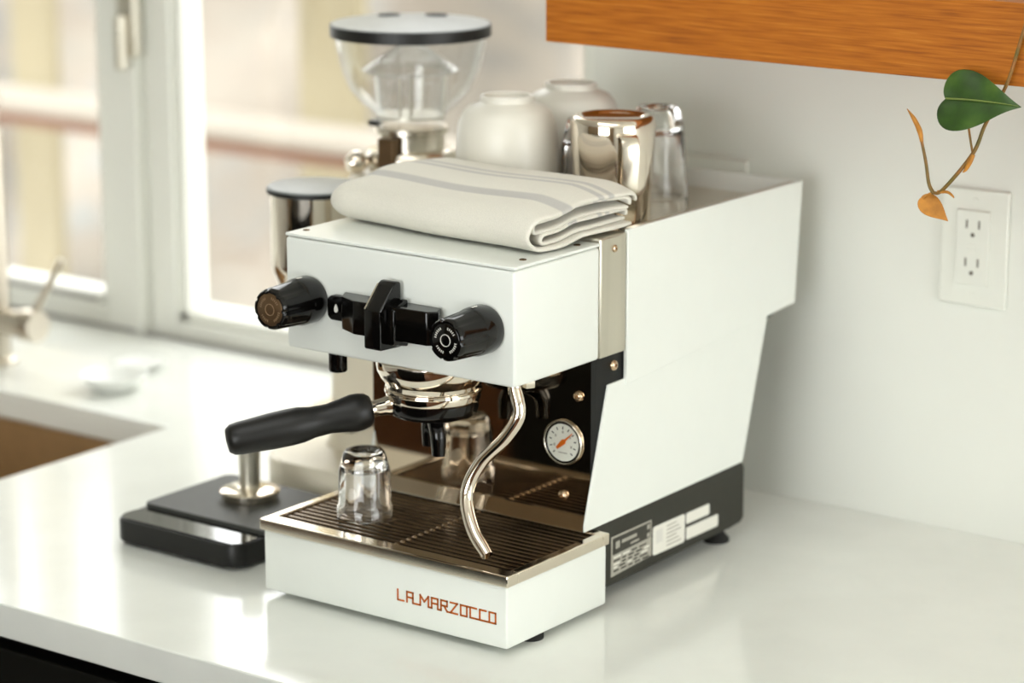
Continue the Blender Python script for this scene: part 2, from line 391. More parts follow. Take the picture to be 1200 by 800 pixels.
# lettering, a line alphabet
GL = {'L': ([[(0, 1), (0, 0), (.62, 0)]], .62), 'A': ([[(0, 0), (0, 1), (.62, 1), (.62, 0)], [(0, .48), (.62, .48)]], .62),
      'M': ([[(0, 0), (0, 1), (.42, .42), (.84, 1), (.84, 0)]], .84), 'R': ([[(0, 0), (0, 1), (.62, 1), (.62, .5), (0, .5)], [(.3, .5), (.62, 0)]], .62),
      'Z': ([[(0, 1), (.7, 1), (0, 0), (.7, 0)]], .7), 'O': ([[(0, 0), (.62, 0), (.62, 1), (0, 1), (0, 0)]], .62), 'C': ([[(.62, 1), (0, 1), (0, 0), (.62, 0)]], .62)}
def stroke(bm, a, b, y0, y1, wd):
    a, b = Vector(a), Vector(b); d = (b-a).normalized(); n = Vector((-d.y, d.x))*wd/2; a = a-d*wd/2; b = b+d*wd/2
    prism([tuple(a+n), tuple(b+n), tuple(b-n), tuple(a-n)], 'y', y0, y1, bm=bm)
txt = 'LA MARZOCCO'; gap = .34; adv = []; cur = 0
for ch in txt:
    if ch == ' ': cur += .42; continue
    adv.append((ch, cur)); cur += GL[ch][1]+gap
tot = cur-gap; X0, X1, Z0, HH = .0195, .1325, .0292, .0098
sc = (X1-X0)/tot
for ch, c in adv:
    bm = bmesh.new()
    for line in GL[ch][0]:
        for a, b in zip(line, line[1:]): stroke(bm, (X0+(c+a[0])*sc, Z0+a[1]*HH), (X0+(c+b[0])*sc, Z0+b[1]*HH), -.0006, .0003, .0016)
    link = {'A': (.62, 1.0 if c < 2 else .96), 'R': (.62, .96), 'M': (.84, 1.18), 'C': (.62, .96)}.get(ch)   # the base line that joins the letters
    if ch == 'A' and c < 2: link = (.62, 1.38)
    if link and link[1] > link[0]: stroke(bm, (X0+(c+link[0])*sc, Z0), (X0+(c+link[1])*sc, Z0), -.0006, .0003, .0016)
    if ch == 'O' and c < tot-1: stroke(bm, (X0+(c+.62)*sc, Z0+HH), (X0+(c+.96)*sc, Z0+HH), -.0006, .0003, .0016)
    obj('letter', bm, 'logo_copper', tb, smooth=0)
# drip tray: steel rim, dark pan, bars
bm = box(-.1477, .1477, -.0027, .0135, .0662, .0772, .0012); box(-.1477, .1477, .1475, .1586, .0662, .0772, .0012, bm=bm)
box(-.1477, -.1385, .0128, .1482, .0662, .0772, .0012, bm=bm); box(.1385, .1477, .0128, .1482, .0662, .0772, .0012, bm=bm)
rim = obj('tray_rim', bm, 'rim_steel', EM, label='polished steel rim around the drip tray')
obj('drip_pan', box(-.1384, .1384, .0136, .1474, .0659, .0668), 'pan_dark', EM)
gr = obj('drip_grille', box(-.004, .004, .0137, .1473, .0669, .0704), 'grille_steel', EM, label='dark slotted drip grille')
nb = 15; bar = None
for k in range(nb):
    y = .0175+k*(.1437-.0175)/(nb-1)
    if bar is None:
        bar = obj('bar', prism([(-.0024, .0703), (.0024, .0703), (.0024, .0738), (.0016, .0750), (-.0016, .0750), (-.0024, .0738)], 'x', -.138, .138), 'grille_steel', gr, smooth=0)
        bb = bar
        bd = obj('stud', lathe([(.0026, 0), (.0026, .0006), (.0016, .0016), (0, .0020)], (.0045, 0, .0747), seg=12), 'screw_steel', gr)
        b2 = bd
    else:
        bb = bar.copy(); COL.objects.link(bb); b2 = bd.copy(); COL.objects.link(b2)
    bb.location.y = y-EM.location.y+EM.location.y; b2.location.y = y
obj('splash_strip', prism([(.1462, .0773), (.1485, .0773), (.1518, .0905), (.1500, .0905)], 'x', -.1325, .1298), 'mirror_steel', EM)
# body
obj('back_panel', box(-.1325, .1299, .152, .158, .0775, .2424, .0004), 'mirror_steel', EM, label='mirror polished steel back panel')
obj('edge_trim', box(.1299, .1303, .1512, .1584, .0775, .2424), 'black_deep', EM)
obj('chassis', prism([(.1585, .0885), (.42, .0885), (.455, .22), (.505, .235), (.505, .335), (.2030, .335), (.2030, .2420), (.1585, .2420)], 'x', -.1304, .1304), 'black_deep', EM)
side = [(.1757, .2148), (.2025, .2153), (.2030, .2153), (.4635, .2350), (.4186, .0832), (.1388, .0795), (.1388, .0858)]
for s in (-1, 1):
    a, b = sorted((s*.1306, s*.1328)); obj('side_panel', prism(side, 'x', a, b, .0007), W, EM)
    a, b = sorted((s*.1308, s*.1352)); sp = obj('upper_side_panel', prism([(.2032, .2092), (.2032, .3587), (.5213, .3587), (.511, .2324)], 'x', a, b, .001), W, EM)
    a, b = sorted((s*(.1284 if s < 0 else .1245), s*.1307)); obj('rail_lining', box(a, b, .2036, .515, .3405, .3578), 'brushed_steel', sp)
obj('rear_panel', prism([(.5155, .3585), (.5195, .3585), (.5095, .2335), (.5055, .2335)], 'x', -.1306, .1306), W, EM)
obj('cup_tray', box(-.1260, .1244, .2036, .515, .3365, .3398), 'steel', EM)
ct = EM.children[-1]
# steel band round the machine behind the front housing
bnd = obj('steel_band', box(-.1343, .1343, .1600, .2026, .2426, .3568, .0022), 'brushed_steel', EM, label='brushed steel band behind the front housing')
# front housing
cap = obj('front_housing', box(-.1338, .1338, .0267, .1594, .2424, .3492, .0035, 3), W, EM)
lid = obj('housing_lid', box(-.1338, .1338, .0267, .1594, .3496, .3528, .0012), W, EM)
def screw(loc, axis, r, parent, m='screw_steel', h=.0022):
    return obj('screw', lathe([(r, 0), (r, h*.5), (r*.75, h*.9), (r*.35, h), (r*.33, h*.5), (0, h*.5)], loc, axis, 20), m, parent)
for x, y in ((-.1235, .0455), (.1195, .0585), (.1215, .1398), (-.1235, .1398)): screw((x, y, .3527), (0, 0, 1), .0034, lid, 'grille_steel', .0012)
for s in (-1, 1):
    screw((s*.1342, .1822, .3443), (s, 0, 0), .0036, bnd)
    screw((s*.1303, .1865, .2315), (s, 0, 0), .0052, EM, h=.004)
screw((.1160, .1521, .2064), (0, -1, 0), .0050, EM, h=.004); screw((.0990, .1521, .1069), (0, -1, 0), .0050, EM, h=.004)
screw((-.1160, .1521, .2064), (0, -1, 0), .0050, EM, h=.004)
# base and feet
base = obj('base_frame', prism([(.1590, .0125), (.1590, .0790), (.412, .0848), (.424, .0820), (.4295, .0745), (.4300, .0215), (.424, .0170), (.404, .0160)], 'x', -.1285, .1285, .0012), 'base_black', EM)
for x, y in ((.113, .402), (-.113, .402)): obj('foot', lathe([(.0135, 0), (.0138, .003), (.0105, .007), (.0072, .012), (.0070, .017)], (x, y, 0), seg=28), 'rubber', EM)
for x, y in ((.131, .055), (-.131, .055)): obj('foot', lathe([(.0125, 0), (.0125, .0064), (.008, .0066)], (x, y, 0), seg=28), 'rubber', EM)
XS = .1285
def side_quad(name, pts, m, parent, th=.0005, bev=0): return obj(name, prism(pts, 'x', XS-.0001, XS+th), m, parent, smooth=0)
rp = side_quad('rating_plate', [(.1889, .0210), (.1889, .0610), (.2582, .0615), (.2582, .0250)], 'sticker_grey', EM); rp['label'] = 'grey rating plate with small print'
side_quad('plate_field', [(.1912, .0425), (.1912, .0590), (.2560, .0597), (.2560, .0445)], 'plate_dark', rp, .0007)
for k, (y0, y1, z0, z1) in enumerate(((.196, .203, .0478, .0548), (.2065, .232, .0512, .0545), (.2215, .236, .0462, .0482), (.250, .2545, .0535, .0580), (.250, .2545, .0455, .0495))):
    side_quad('print', [(y0, z0), (y0, z1), (y1, z1+.0004), (y1, z0+.0004)], 'sticker_grey', rp, .0009)
for k in range(5):
    z = .0250+k*.0034
    y = .193
    while y < .252:
        l = random.uniform(.006, .014); side_quad('print', [(y, z), (y, z+.0018), (min(y+l, .254), z+.0020), (min(y+l, .254), z+.0003)], random.choice(['plate_dark', 'sticker_white']), rp, .0007); y += l+.004
st = obj('sticker', prism(rrect(.2611, .3180, .0236, .0528, .003, 4), 'x', XS-.0001, XS+.0005), 'sticker_white', EM, smooth=0)
side_quad('print', [(.2665, .0345), (.2665, .0480), (.2780, .0484), (.2780, .0349)], 'print_white', st, .0007)
for k in range(6): side_quad('print', [(.285, .0275+k*.004), (.285, .0288+k*.004), (.311-(k % 3)*.004, .0292+k*.004), (.311-(k % 3)*.004, .0279+k*.004)], 'sticker_grey', st, .0007)
obj('sticker', prism(rrect(.3207, .3632, .0410, .0522, .002, 3), 'x', XS-.0001, XS+.0005), 'sticker_white', EM, smooth=0)
obj('sticker', prism(rrect(.3212, .3798, .0245, .0372, .002, 3), 'x', XS-.0001, XS+.0005), 'sticker_white', EM, smooth=0)

# knobs
def knob(x, z, capm, tx):
    fl = lambda a, h: 1 - (.07 if (h > .024 and math.cos(a*7) > .72) else 0)
    k = obj('knob', lathe([(.0150, 0), (.0215, .0005), (.0226, .004), (.0224, .018), (.0212, .0235), (.0210, .0240), (.0196, .052), (.0190, .0565), (.0178, .0585), (.0160, .0585), (.0158, .0570), (0, .0570)], (x, .0268, z), (0, -1, 0), 98, mod=fl), 'black_gloss', EM, smooth=50)
    c = obj('knob_cap', lathe([(.0155, 0), (.0155, .0008), (.0147, .0012), (0, .0012)], (x, .0268-.0568, z), (0, -1, 0), 48), capm, k)
    y0 = .0268-.0568-.0012
    obj('ring', lathe([(.0056, 0), (.0056, .0004), (.0050, .0004), (.0050, 0)], (x, y0, z), (0, -1, 0), 32, closed=True), tx, k)
    for t0, n in ((55, 5), (145, 6), (235, 5), (325, 6)):             # illegible ring of small capitals
        for q in range(n):
            a = math.radians(t0+(q-(n-1)/2)*10.5); r = .0112
            bm = box(-.0004, .0004, y0-.0003, y0+.0002, -.0011, .0011)
            bmesh.ops.rotate(bm, verts=bm.verts, cent=(0, 0, 0), matrix=Matrix.Rotation(-(a-math.pi/2), 3, 'Y'))
            bmesh.ops.translate(bm, verts=bm.verts, vec=(x+r*math.cos(a), 0, z+r*math.sin(a)))
            obj('print', bm, tx, k, smooth=0)
    bm = prism([(x-.0016, z+.0226), (x+.0016, z+.0226), (x+.0004, z+.0232)], 'y', .0268-.020, .0268-.013); obj('pointer', bm, 'print_white', k, smooth=0)
    return k
knob(-.1035, .2930, 'knob_bronze', 'cap_print'); knob(.1012, .2935, 'black_gloss', 'print_white')
# brew paddle
pd = obj('paddle_base', prism([(-.062, .0267), (.052, .0267), (.060, .012), (.052, .004), (-.030, .000), (-.052, .010)], 'z', .274, .3055, .0015), 'black_gloss', EM)
obj('indicator_tab', prism(rrect(-.0765, -.048, .2785, .3020, .006, 4), 'y', .0185, .0266, .001), 'black_gloss', EM)
tabo = EM.children[-1]
drop = [(.0028*math.sin(t)*math.sin(t/2), .0040*math.cos(t)) for t in [2*math.pi*k/20 for k in range(20)]]
obj('drop_mark', prism([(-.0655+a, .2905+b) for a, b in drop], 'y', .0178, .0186), 'print_white', tabo, smooth=0)
lv = obj('paddle', prism([(.0215, .2640), (-.0080, .2655), (-.0095, .2670), (-.0095, .3010), (-.0085, .3030), (.0100, .3225), (.0150, .3255), (.0195, .3255), (.0215, .3235)], 'x', -.0095, .0095, .0014), 'black_gloss', EM)
obj('edge_line', prism([(.0105, .3234), (.0098, .3238), (-.0096, .3034), (-.0090, .3026)], 'x', -.0088, -.0072), 'steel', lv)
obj('paddle_cheek', prism([(.0215, .2655), (.0000, .2700), (.0000, .3030), (.0215, .3100)], 'x', .0096, .0180, .002), 'black_gloss', lv)
# group head
gh = obj('group_head', lathe([(.030, .0), (.0515, .0), (.0535, -.0015), (.0538, -.0060), (.0528, -.0120), (.0495, -.0185), (.0462, -.0225), (.0452, -.0240), (.0452, -.0270), (.0440, -.0285), (.030, -.0285)], (0, .080, .2424), seg=64), 'chrome', EM)
# hot water outlet and steam wand with its valve nut
obj('water_spout', lathe([(.0088, 0), (.0088, -.016), (.0082, -.0175), (.0050, -.0175)], (-.0795, .0365, .2424), seg=28), 'black_gloss', EM)
wd = obj('steam_wand', tube([(.1200, .048, .2440), (0.1196, 0.046, 0.2375), (0.1266, 0.043, 0.2147), (0.115, 0.038, 0.1916), (0.0929, 0.03, 0.1656), (0.0833, 0.022, 0.1375), (0.0959, 0.013, 0.1097), (0.1185, 0.006, 0.0892)], lambda f: .0063 if f < .93 else .0063-.012*(f-.93), 20, 10), 'chrome', EM)
obj('valve_nut', lathe([(.0085, 0), (.0085, -.0055), (.0075, -.0065), (.004, -.0065)], (.1235, .0600, .2424), seg=6), 'steel', EM)
# gauge
gc = (.0990, .1519, .1590)
ga = obj('pressure_gauge', lathe([(.0150, 0), (.0216, 0), (.0222, .0010), (.0220, .0024), (.0212, .0032), (.0204, .0032), (.0200, .0026), (.0198, .0008), (0, .0008)], gc, (0, -1, 0), 56), 'steel', EM)
obj('dial_surround', lathe([(.0181, .0008), (.0197, .0008), (.0197, .0024), (.0181, .0014)], gc, (0, -1, 0), 56, closed=True), 'black_gloss', ga)
dl = obj('dial', lathe([(.0181, 0), (.0181, .0006), (0, .0006)], (gc[0], gc[1]-.0009, gc[2]), (0, -1, 0), 48), 'dial_white', ga)
yd = gc[1]-.0016
for k in range(11):
    a = math.radians(225-27*k); r = .0142
    bm = box(-.0005, .0005, yd-.0002, yd+.0001, -.0014, .0014); bmesh.ops.rotate(bm, verts=bm.verts, cent=(0, 0, 0), matrix=Matrix.Rotation(-(a-math.pi/2), 3, 'Y')); bmesh.ops.translate(bm, verts=bm.verts, vec=(gc[0]+r*math.cos(a), 0, gc[2]+r*math.sin(a)))
    obj('tick', bm, 'print_black', ga, smooth=0)
for k in (1, 3, 5, 7, 9):
    a = math.radians(225-27*k); r = .0102; cx, cz = gc[0]+r*math.cos(a), gc[2]+r*math.sin(a)
    obj('numeral', box(cx-.0009, cx+.0009, yd-.0002, yd+.0001, cz-.0012, cz+.0012), 'sticker_grey', ga, smooth=0)
obj('print', box(gc[0]-.005, gc[0]+.005, yd-.0002, yd+.0001, gc[2]-.0105, gc[2]-.0095), 'sticker_grey', ga, smooth=0)
d = Vector((.0135, .0125)).normalized(); n = Vector((-d.y, d.x)); O = Vector((gc[0], gc[2]))
pts = [O+d*.0155+n*.0003, O+d*.004+n*.0010, O+d*.002+n*.0026, O-d*.002+n*.0022, O-d*.009+n*.0013, O-d*.009-n*.0013, O-d*.002-n*.0022, O+d*.002-n*.0026, O+d*.004-n*.0010, O+d*.0155-n*.0003]
obj('needle', prism([tuple(p) for p in pts], 'y', yd-.0010, yd-.0004), 'needle_orange', ga, smooth=0)
obj('gauge_glass', lathe([(.0196, 0), (.0196, .0004), (0, .0004)], (gc[0], gc[1]-.0028, gc[2]), (0, -1, 0), 48), 'gauge_glass', ga)

# ------------------------------------------------------------------ portafilter
pc = Vector((0, .080, .203)); end = Vector((-.1215, -.075, .1735)); hd = (end-pc).normalized()
PF = thing('portafilter', 'portafilter with black handle and two black spouts locked under the machine', 'portafilter', (0, .08, .185))
obj('basket_ring', lathe([(.030, .0108), (.0440, .0108), (.0460, .0095), (.0462, .0075), (.0448, .0065), (.0446, .001), (.0435, -.001), (.0425, -.0015), (.030, -.0015)], pc, seg=64), 'chrome', PF)
obj('filter_bowl', lathe([(.030, -.0017), (.0428, -.0017), (.0425, -.010), (.0400, -.0145), (.030, -.0180), (.012, -.0190)], pc, seg=56), 'black_gloss', PF)
for s in (-1, 1):
    side_d = Vector((-hd.y, hd.x, 0)).normalized()*s
    a = pc+Vector((0, 0, -.018)); obj('spout', tube([a, a+side_d*.012+Vector((0, 0, -.006)), a+side_d*.018+Vector((0, 0, -.016)), a+side_d*.0185+Vector((0, 0, -.034))], [.0085, .0080, .0075, .0065], 18, 6), 'black_gloss', PF)
nk = pc+Vector((0, 0, .001))
obj('neck', tube([nk+hd*.040, nk+hd*.047, nk+hd*.056, nk+hd*.066], [.0105, .0085, .0075, .0085], 24, 6), 'chrome', PF)
L_ = (end-pc).length
prof = [(0, .0), (.0120, .0005), (.0150, .004), (.0165, .010), (.0168, .016), (.0150, .026), (.0132, .038), (.0138, .052), (.0158, .062), (.0163, .072), (.0160, .088), (.0150, .104), (.0145, .115), (.0135, .1215), (.0105, .1255), (0, .1268)]
k = (L_-.060)/.1268
obj('handle', lathe([(r*1.06, h*k) for r, h in prof], nk+hd*.060, hd, 40), 'black_satin', PF, smooth=60, label='matt black handle')

# ------------------------------------------------------------------ tumblers
def tumbler_mesh(Rr, Rb, H):
    """upside down: rim at z=0, heavy base on top; faceted lower wall"""
    t = .0022
    outer = [(Rr, 0), (Rr+.0002, H*.02), (Rr-.0006, H*.17), (Rr-.0016, H*.20), (Rb+.0045, H*.70), (Rb+.0012, H*.88), (Rb-.0006, H*.96), (Rb-.003, H)]
    rec = [(Rb-.006, H), (Rb-.0085, H-.003), (0, H-.0045)]
    inner = [(0, H*.74), (Rb-.005, H*.735), (Rb-.001, H*.70), (Rr-.0055, H*.20), (Rr-t-.0004, H*.15), (Rr-t, .0004)]
    return outer+rec, inner
def tumbler(label, loc, Rr, Rb, H, group=None):
    o_, i_ = tumbler_mesh(Rr, Rb, H)
    def fm(a, h): return 1-(.028*(1-abs(math.cos(a*4.5))) if .19*H < h < .9*H else 0)
    t = bmesh.new(); Lc = Vector(loc)
    path = [p for p in i_]+[p for p in o_]                           # inside floor centre -> rim -> outside -> base centre
    rings = []
    for q, (r, h) in enumerate(path):
        if r < 1e-6: rings.append([t.verts.new(Lc+Vector((0, 0, h)))]); continue
        rings.append([t.verts.new(Lc+Vector((r*fm(2*math.pi*k/72, h if q >= len(i_) else 0)*math.cos(2*math.pi*k/72), r*fm(2*math.pi*k/72, h if q >= len(i_) else 0)*math.sin(2*math.pi*k/72), h))) for k in range(72)])
    for A, B in zip(rings, rings[1:]):
        for k in range(72):
            k2 = (k+1) % 72
            if len(A) == 1: t.faces.new((A[0], B[k], B[k2]))
            elif len(B) == 1: t.faces.new((A[k], B[0], A[k2]))
            else: t.faces.new((A[k], A[k2], B[k2], B[k]))
    ob = obj('tumbler', t, 'glass', smooth=50)
    return tag(origin(ob, loc), label, 'glass', group)
tumbler('small clear faceted glass tumbler upside down on the drip grille', (-.0770, .0700, .0751), .0272, .0205, .0655)
tumbler('clear glass tumbler upside down on the cup tray, between the ceramic cups and the pitcher', (-.0155, .353, .3400), .0292, .0225, .0900, 'upturned tumblers on the cup tray')
tumbler('clear glass tumbler upside down behind the steel pitcher, towards the outlet', (.0080, .443, .3400), .0325, .0235, .0930, 'upturned tumblers on the cup tray')

# ------------------------------------------------------------------ ceramic cups
def cup(label, loc, H=.114, R=.0512):
    prof = [(R, 0), (R+.0004, .006), (R+.0003, H*.45), (R-.0004, H*.64), (R-.0022, H*.76), (R-.0060, H*.845), (R-.0120, H*.90), (.0290, H*.938), (.0268, H*.950), (.0270, H*.985), (.0258, H), (.0235, H), (.0220, H*.965), (0, H*.955)]
    inn = [(0, H*.90), (R-.018, H*.86), (R-.007, H*.74), (R-.005, H*.5), (R-.004, .004), (R-.003, 0)]
    ob = obj('ceramic_cup', lathe(inn+prof, loc, seg=64), 'ceramic', smooth=50); return tag(origin(ob, loc), label, 'cup', 'upturned ceramic cups on the cup tray')
cup('cream ceramic cup upside down on the cup tray, right behind the folded towel', (-.0756, .298, .3400), .1145)
cup('cream ceramic cup upside down on the cup tray, farther from the folded towel', (-.0756, .408, .3400), .1145)

# ------------------------------------------------------------------ steel pitcher, upside down
pl = (.0420, .3130, .3400)
PI_ = thing('milk_pitcher', 'polished steel milk pitcher upside down on the cup tray', 'pitcher', pl)
H = .104
prof = [(.0390, 0), (.0384, .004), (.0384, .025), (.0393, .045), (.0410, .070), (.0418, .090), (.0418, .0975), (.0400, .1025), (.0370, H), (.0320, H), (.0290, .1015), (.0275, .1005), (0, .1003)]
inn = [(0, .0985), (.037, .0975), (.0402, .088), (.0398, .070), (.0381, .045), (.0372, .025), (.0372, .004), (.0380, 0)]
obj('body', lathe(inn+prof, pl, seg=72), 'chrome', PI_, smooth=50)
hv = Vector((.77, -.62, 0)).normalized(); tv = Vector((-hv.y, hv.x, 0)); P0 = Vector(pl)
def HP(r, z): return P0+hv*r+Vector((0, 0, z))
bm = bmesh.new(); path = catmull([HP(.0400, .088), HP(.047, .0905), HP(.056, .088), HP(.0595, .076), HP(.0585, .050), HP(.0540, .024), HP(.0490, .0085), HP(.0440, .0035)], 7); rings = []
for i, p in enumerate(path):
    T = (path[min(i+1, len(path)-1)]-path[max(i-1, 0)]).normalized(); nn = T.cross(tv).normalized()
    wd_ = .0088-.0010*(i/len(path)); th = .0013
    rings.append([bm.verts.new(p+tv*a*wd_+nn*b*th) for a, b in ((-1, -.6), (-1, .6), (-.8, 1), (.8, 1), (1, .6), (1, -.6), (.8, -1), (-.8, -1))])
for A, B in zip(rings, rings[1:]):
    for q in range(8): bm.faces.new((A[q], A[(q+1) % 8], B[(q+1) % 8], B[q]))
bm.faces.new(rings[0]); bm.faces.new(rings[-1])
obj('handle', bm, 'steel', PI_)
# ------------------------------------------------------------------ folded towel
def towel():
    Lx = .262; nx = 56
    ang = math.radians(-6.0); org = Vector((-.1445, .0965, .3548))
    layers = []
    def upath(f, b, zlo, zhi, n=12, back=.004):
        r = (zhi-zlo)/2; zc = (zlo+zhi)/2; p = [(b, zlo)]
        for k in range(1, 10): p.append((b+(f+r-b)*k/10, zlo))
        for k in range(n+1):
            a = -math.pi/2-math.pi*k/n; p.append((f+r+r*math.cos(a), zc+r*math.sin(a)))
        for k in range(1, 13): p.append((f+r+(b-f-r)*k/12, zhi))
        p += [(b+back, zhi-.003), (b+back*1.3, zhi-.008)]
        return p
    layers.append(upath(0, .150, .0017, .0350))
    layers.append(upath(.020, .150, .0060, .0168, 8, 0)); layers.append(upath(.011, .149, .0205, .0305, 8, 0))
    bm = bmesh.new(); lay = bm.verts.layers.float_vector.new('arc')
    for li, P in enumerate(layers):
        cum = [0]
        for a, b in zip(P, P[1:]): cum.append(cum[-1]+math.hypot(b[0]-a[0], b[1]-a[1]))
        V = []
        x0 = .0 if li == 0 else .010; x1 = Lx-(.000, .004, .002)[li]
        for i in range(nx+1):
            u = i/nx; x = x0+(x1-x0)*u
            e = min(1, (x-x0)/.026); e = math.sqrt(max(0, 1-(1-e)**2)) if e < 1 else 1
            row = []
            for j, (s, z) in enumerate(P):
                v = cum[j]/cum[-1]
                f = s/.15
                zc = .016; z2 = zc+(z-zc)*(.12+.88*e)
                s2 = .075+(s-.075)*(.80+.20*e)
                top = max(0, min(1, (z-.006)/.02))
                z2 *= 1+top*(.10*math.sin(f*2.6)-.05*(1-u)+.05*math.sin(u*7+f*3)*.5)
                z2 -= top*.007*max(0, (u-.86)/.14)**1.5*(1 if li == 0 else .8)
                sh = max(0, min(1, (s2-.045)/.025)); z2 += .0052*sh*sh*(3-2*sh)
                s2 += .0022*math.sin(u*9+li)+.003*(u-.5)
                xx = x+.0015*math.sin(s2*60+li*2)+(.004*math.sin(f*4+li) if u > .9 else 0)*((u-.9)/.1 if u > .9 else 0)
                c = org+Vector((xx*math.cos(ang)-s2*math.sin(ang), xx*math.sin(ang)+s2*math.cos(ang), z2))
                vt = bm.verts.new(c); vt[lay] = (u, v, li); row.append(vt)
            V.append(row)
        for i in range(nx):
            for j in range(len(P)-1): bm.faces.new((V[i][j], V[i+1][j], V[i+1][j+1], V[i][j+1]))
        if li == 0:
            try: bm.faces.new(V[0])
            except Exception: pass
    o = obj('folded_towel', bm, 'linen', smooth=180)
    m = o.modifiers.new('thickness', 'SOLIDIFY'); m.thickness = .0042; m.offset = 0
    s = o.modifiers.new('soft', 'SUBSURF'); s.levels = 1; s.render_levels = 1
    return tag(origin(o, (0, .15, .3530)), 'folded off-white linen towel with thin grey stripes on the machine', 'towel')
towel()

# ------------------------------------------------------------------ coffee grinder
gx, gy = -.279, .40
G = thing('coffee_grinder', 'cream coffee grinder with clear bean hopper and lidded doser beside the window', 'grinder', (gx, .36, 0))
obj('base', prism(rrect(gx-.092, gx+.088, .235, .475, .045, 8), 'z', .008, .047, .004), 'grinder_cream', G)
for x in (-.06, .06):
    for y in (.28, .43): obj('foot', lathe([(.012, 0), (.012, .0085), (.006, .0086)], (gx+x, y, 0), seg=20), 'rubber', G)
bm = bmesh.new()
secs = [(.047, .066, .305, .465), (.060, .060, .308, .462), (.20, .057, .31, .460), (.30, .060, .315, .465), (.335, .056, .335, .46), (.345, .048, .345, .452)]
R_ = [[bm.verts.new((x, y, z)) for x, y in rrect(gx-hw, gx+hw, y0, y1, .035, 6)] for z, hw, y0, y1 in secs]
for A, B in zip(R_, R_[1:]):
    n_ = len(A)
    for q in range(n_): bm.faces.new((A[q], A[(q+1) % n_], B[(q+1) % n_], B[q]))
bm.faces.new(R_[0]); bm.faces.new(R_[-1])
obj('body', bm, 'grinder_cream', G, smooth=50)
obj('switch_knob', lathe([(.010, 0), (.010, .006), (.0085, .009), (0, .009)], (gx-.012, .3105, .165), (0, -1, 0), 24), 'knob_bronze', G)
obj('portafilter_fork', box(gx-.05, gx+.05, .235, .318, .093, .100, .002), 'steel', G)
obj('doser', lathe([(.022, .215), (.026, .225), (.040, .248), (.0455, .262), (.0465, .270), (.0465, .343)], (gx, .24, 0), seg=48), 'chrome', G)
obj('doser_arm', box(gx-.03, gx+.03, .275, .345, .262, .325, .004), 'grinder_cream', G)
dlid = obj('doser_lid', lathe([(.0485, .3432), (.0498, .345), (.0498, .3485), (.0485, .3500), (.020, .3512), (0, .3514)], (gx, .24, 0), seg=56), 'lid_sheen_grey', G, label='black doser lid, window sheen painted grey on top')
obj('lid_edge', lathe([(.0495, .3436), (.0502, .3440), (.0502, .3480), (.0495, .3484)], (gx, .24, 0), seg=56, closed=True), 'black_satin', dlid)
obj('collar', lathe([(.030, .3452), (.047, .3452), (.049, .350), (.049, .362), (.046, .366), (.036, .367), (.036, .383), (.040, .385), (.040, .391), (.032, .391)], (gx, gy, 0), seg=56), 'steel', G)
obj('throat', box(gx-.004, gx+.016, gy-.053, gy-.040, .352, .384, .001), 'knob_bronze', G)
obj('adjust_knob', lathe([(0, 0), (.008, .001), (.012, .006), (.013, .012), (.011, .018), (.006, .022), (.005, .034)], (gx-.032, gy-.070, .3555), (.4, .8, .1), 28), 'chrome', G)
obj('stop_tab', box(gx-.046, gx-.034, gy-.018, gy-.006, .389, .395, .001), 'black_satin', G)
hop_o = [(.034, .391), (.036, .398), (.040, .405), (.055, .418), (.0665, .432), (.0735, .450), (.0785, .470), (.0820, .4905)]
hp = obj('hopper', lathe(hop_o+[(r-.0022, z+.001) for r, z in hop_o[::-1]], (gx, gy, 0), seg=64, closed=True), 'hopper_glass', G, smooth=60, label='clear tapered bean hopper')
con = [(.036, .400), (.0375, .412), (.0395, .4505), (.052, .4510), (.0525, .453), (.0015, .4868)]
obj('inner_cone', lathe(con+[(max(.0003, r-.0022), z-.0016) for r, z in con[::-1]], (gx, gy, 0), seg=48, closed=True), 'hopper_glass', hp, smooth=40)
obj('cone_ring', lathe([(.0395, .4495), (.0405, .4495), (.0405, .4515), (.0395, .4515)], (gx, gy, 0), seg=48, closed=True), 'clear_plastic', hp)
for a in (20, 110, 200, 290):
    c, s_ = math.cos(math.radians(a)), math.sin(math.radians(a))
    obj('rib', tube([(gx+.0365*c, gy+.0365*s_, .405), (gx+.0390*c, gy+.0390*s_, .447)], .0013, 8, 1), 'brushed_steel', hp)
obj('gate', lathe([(.0005, .4015), (.038, .4015), (.038, .4035), (.0005, .4035)], (gx, gy, 0), seg=40), 'brushed_steel', hp)
obj('centre_rod', tube([(gx, gy, .4035), (gx, gy, .447)], .0016, 10, 1), 'brushed_steel', hp)
hl = obj('hopper_lid', lathe([(.0845, .4908), (.0855, .492), (.0855, .5), (.0840, .5015), (.040, .5035), (0, .5040)], (gx, gy, 0), seg=72), 'lid_sheen_grey', G, label='round black hopper lid, window sheen painted grey on top')
obj('lid_edge', lathe([(.0845, .4880), (.0861, .4885), (.0861, .5003), (.0845, .5009)], (gx, gy, 0), seg=72, closed=True), 'black_satin', hl)
for a in (152, 100): 
    x, y = gx+.058*math.cos(math.radians(a)), gy+.058*math.sin(math.radians(a))
    obj('vent', lathe([(.012, .5020), (.012, .5042), (0, .5042)], (x, y, 0), seg=24), 'rubber', hl)

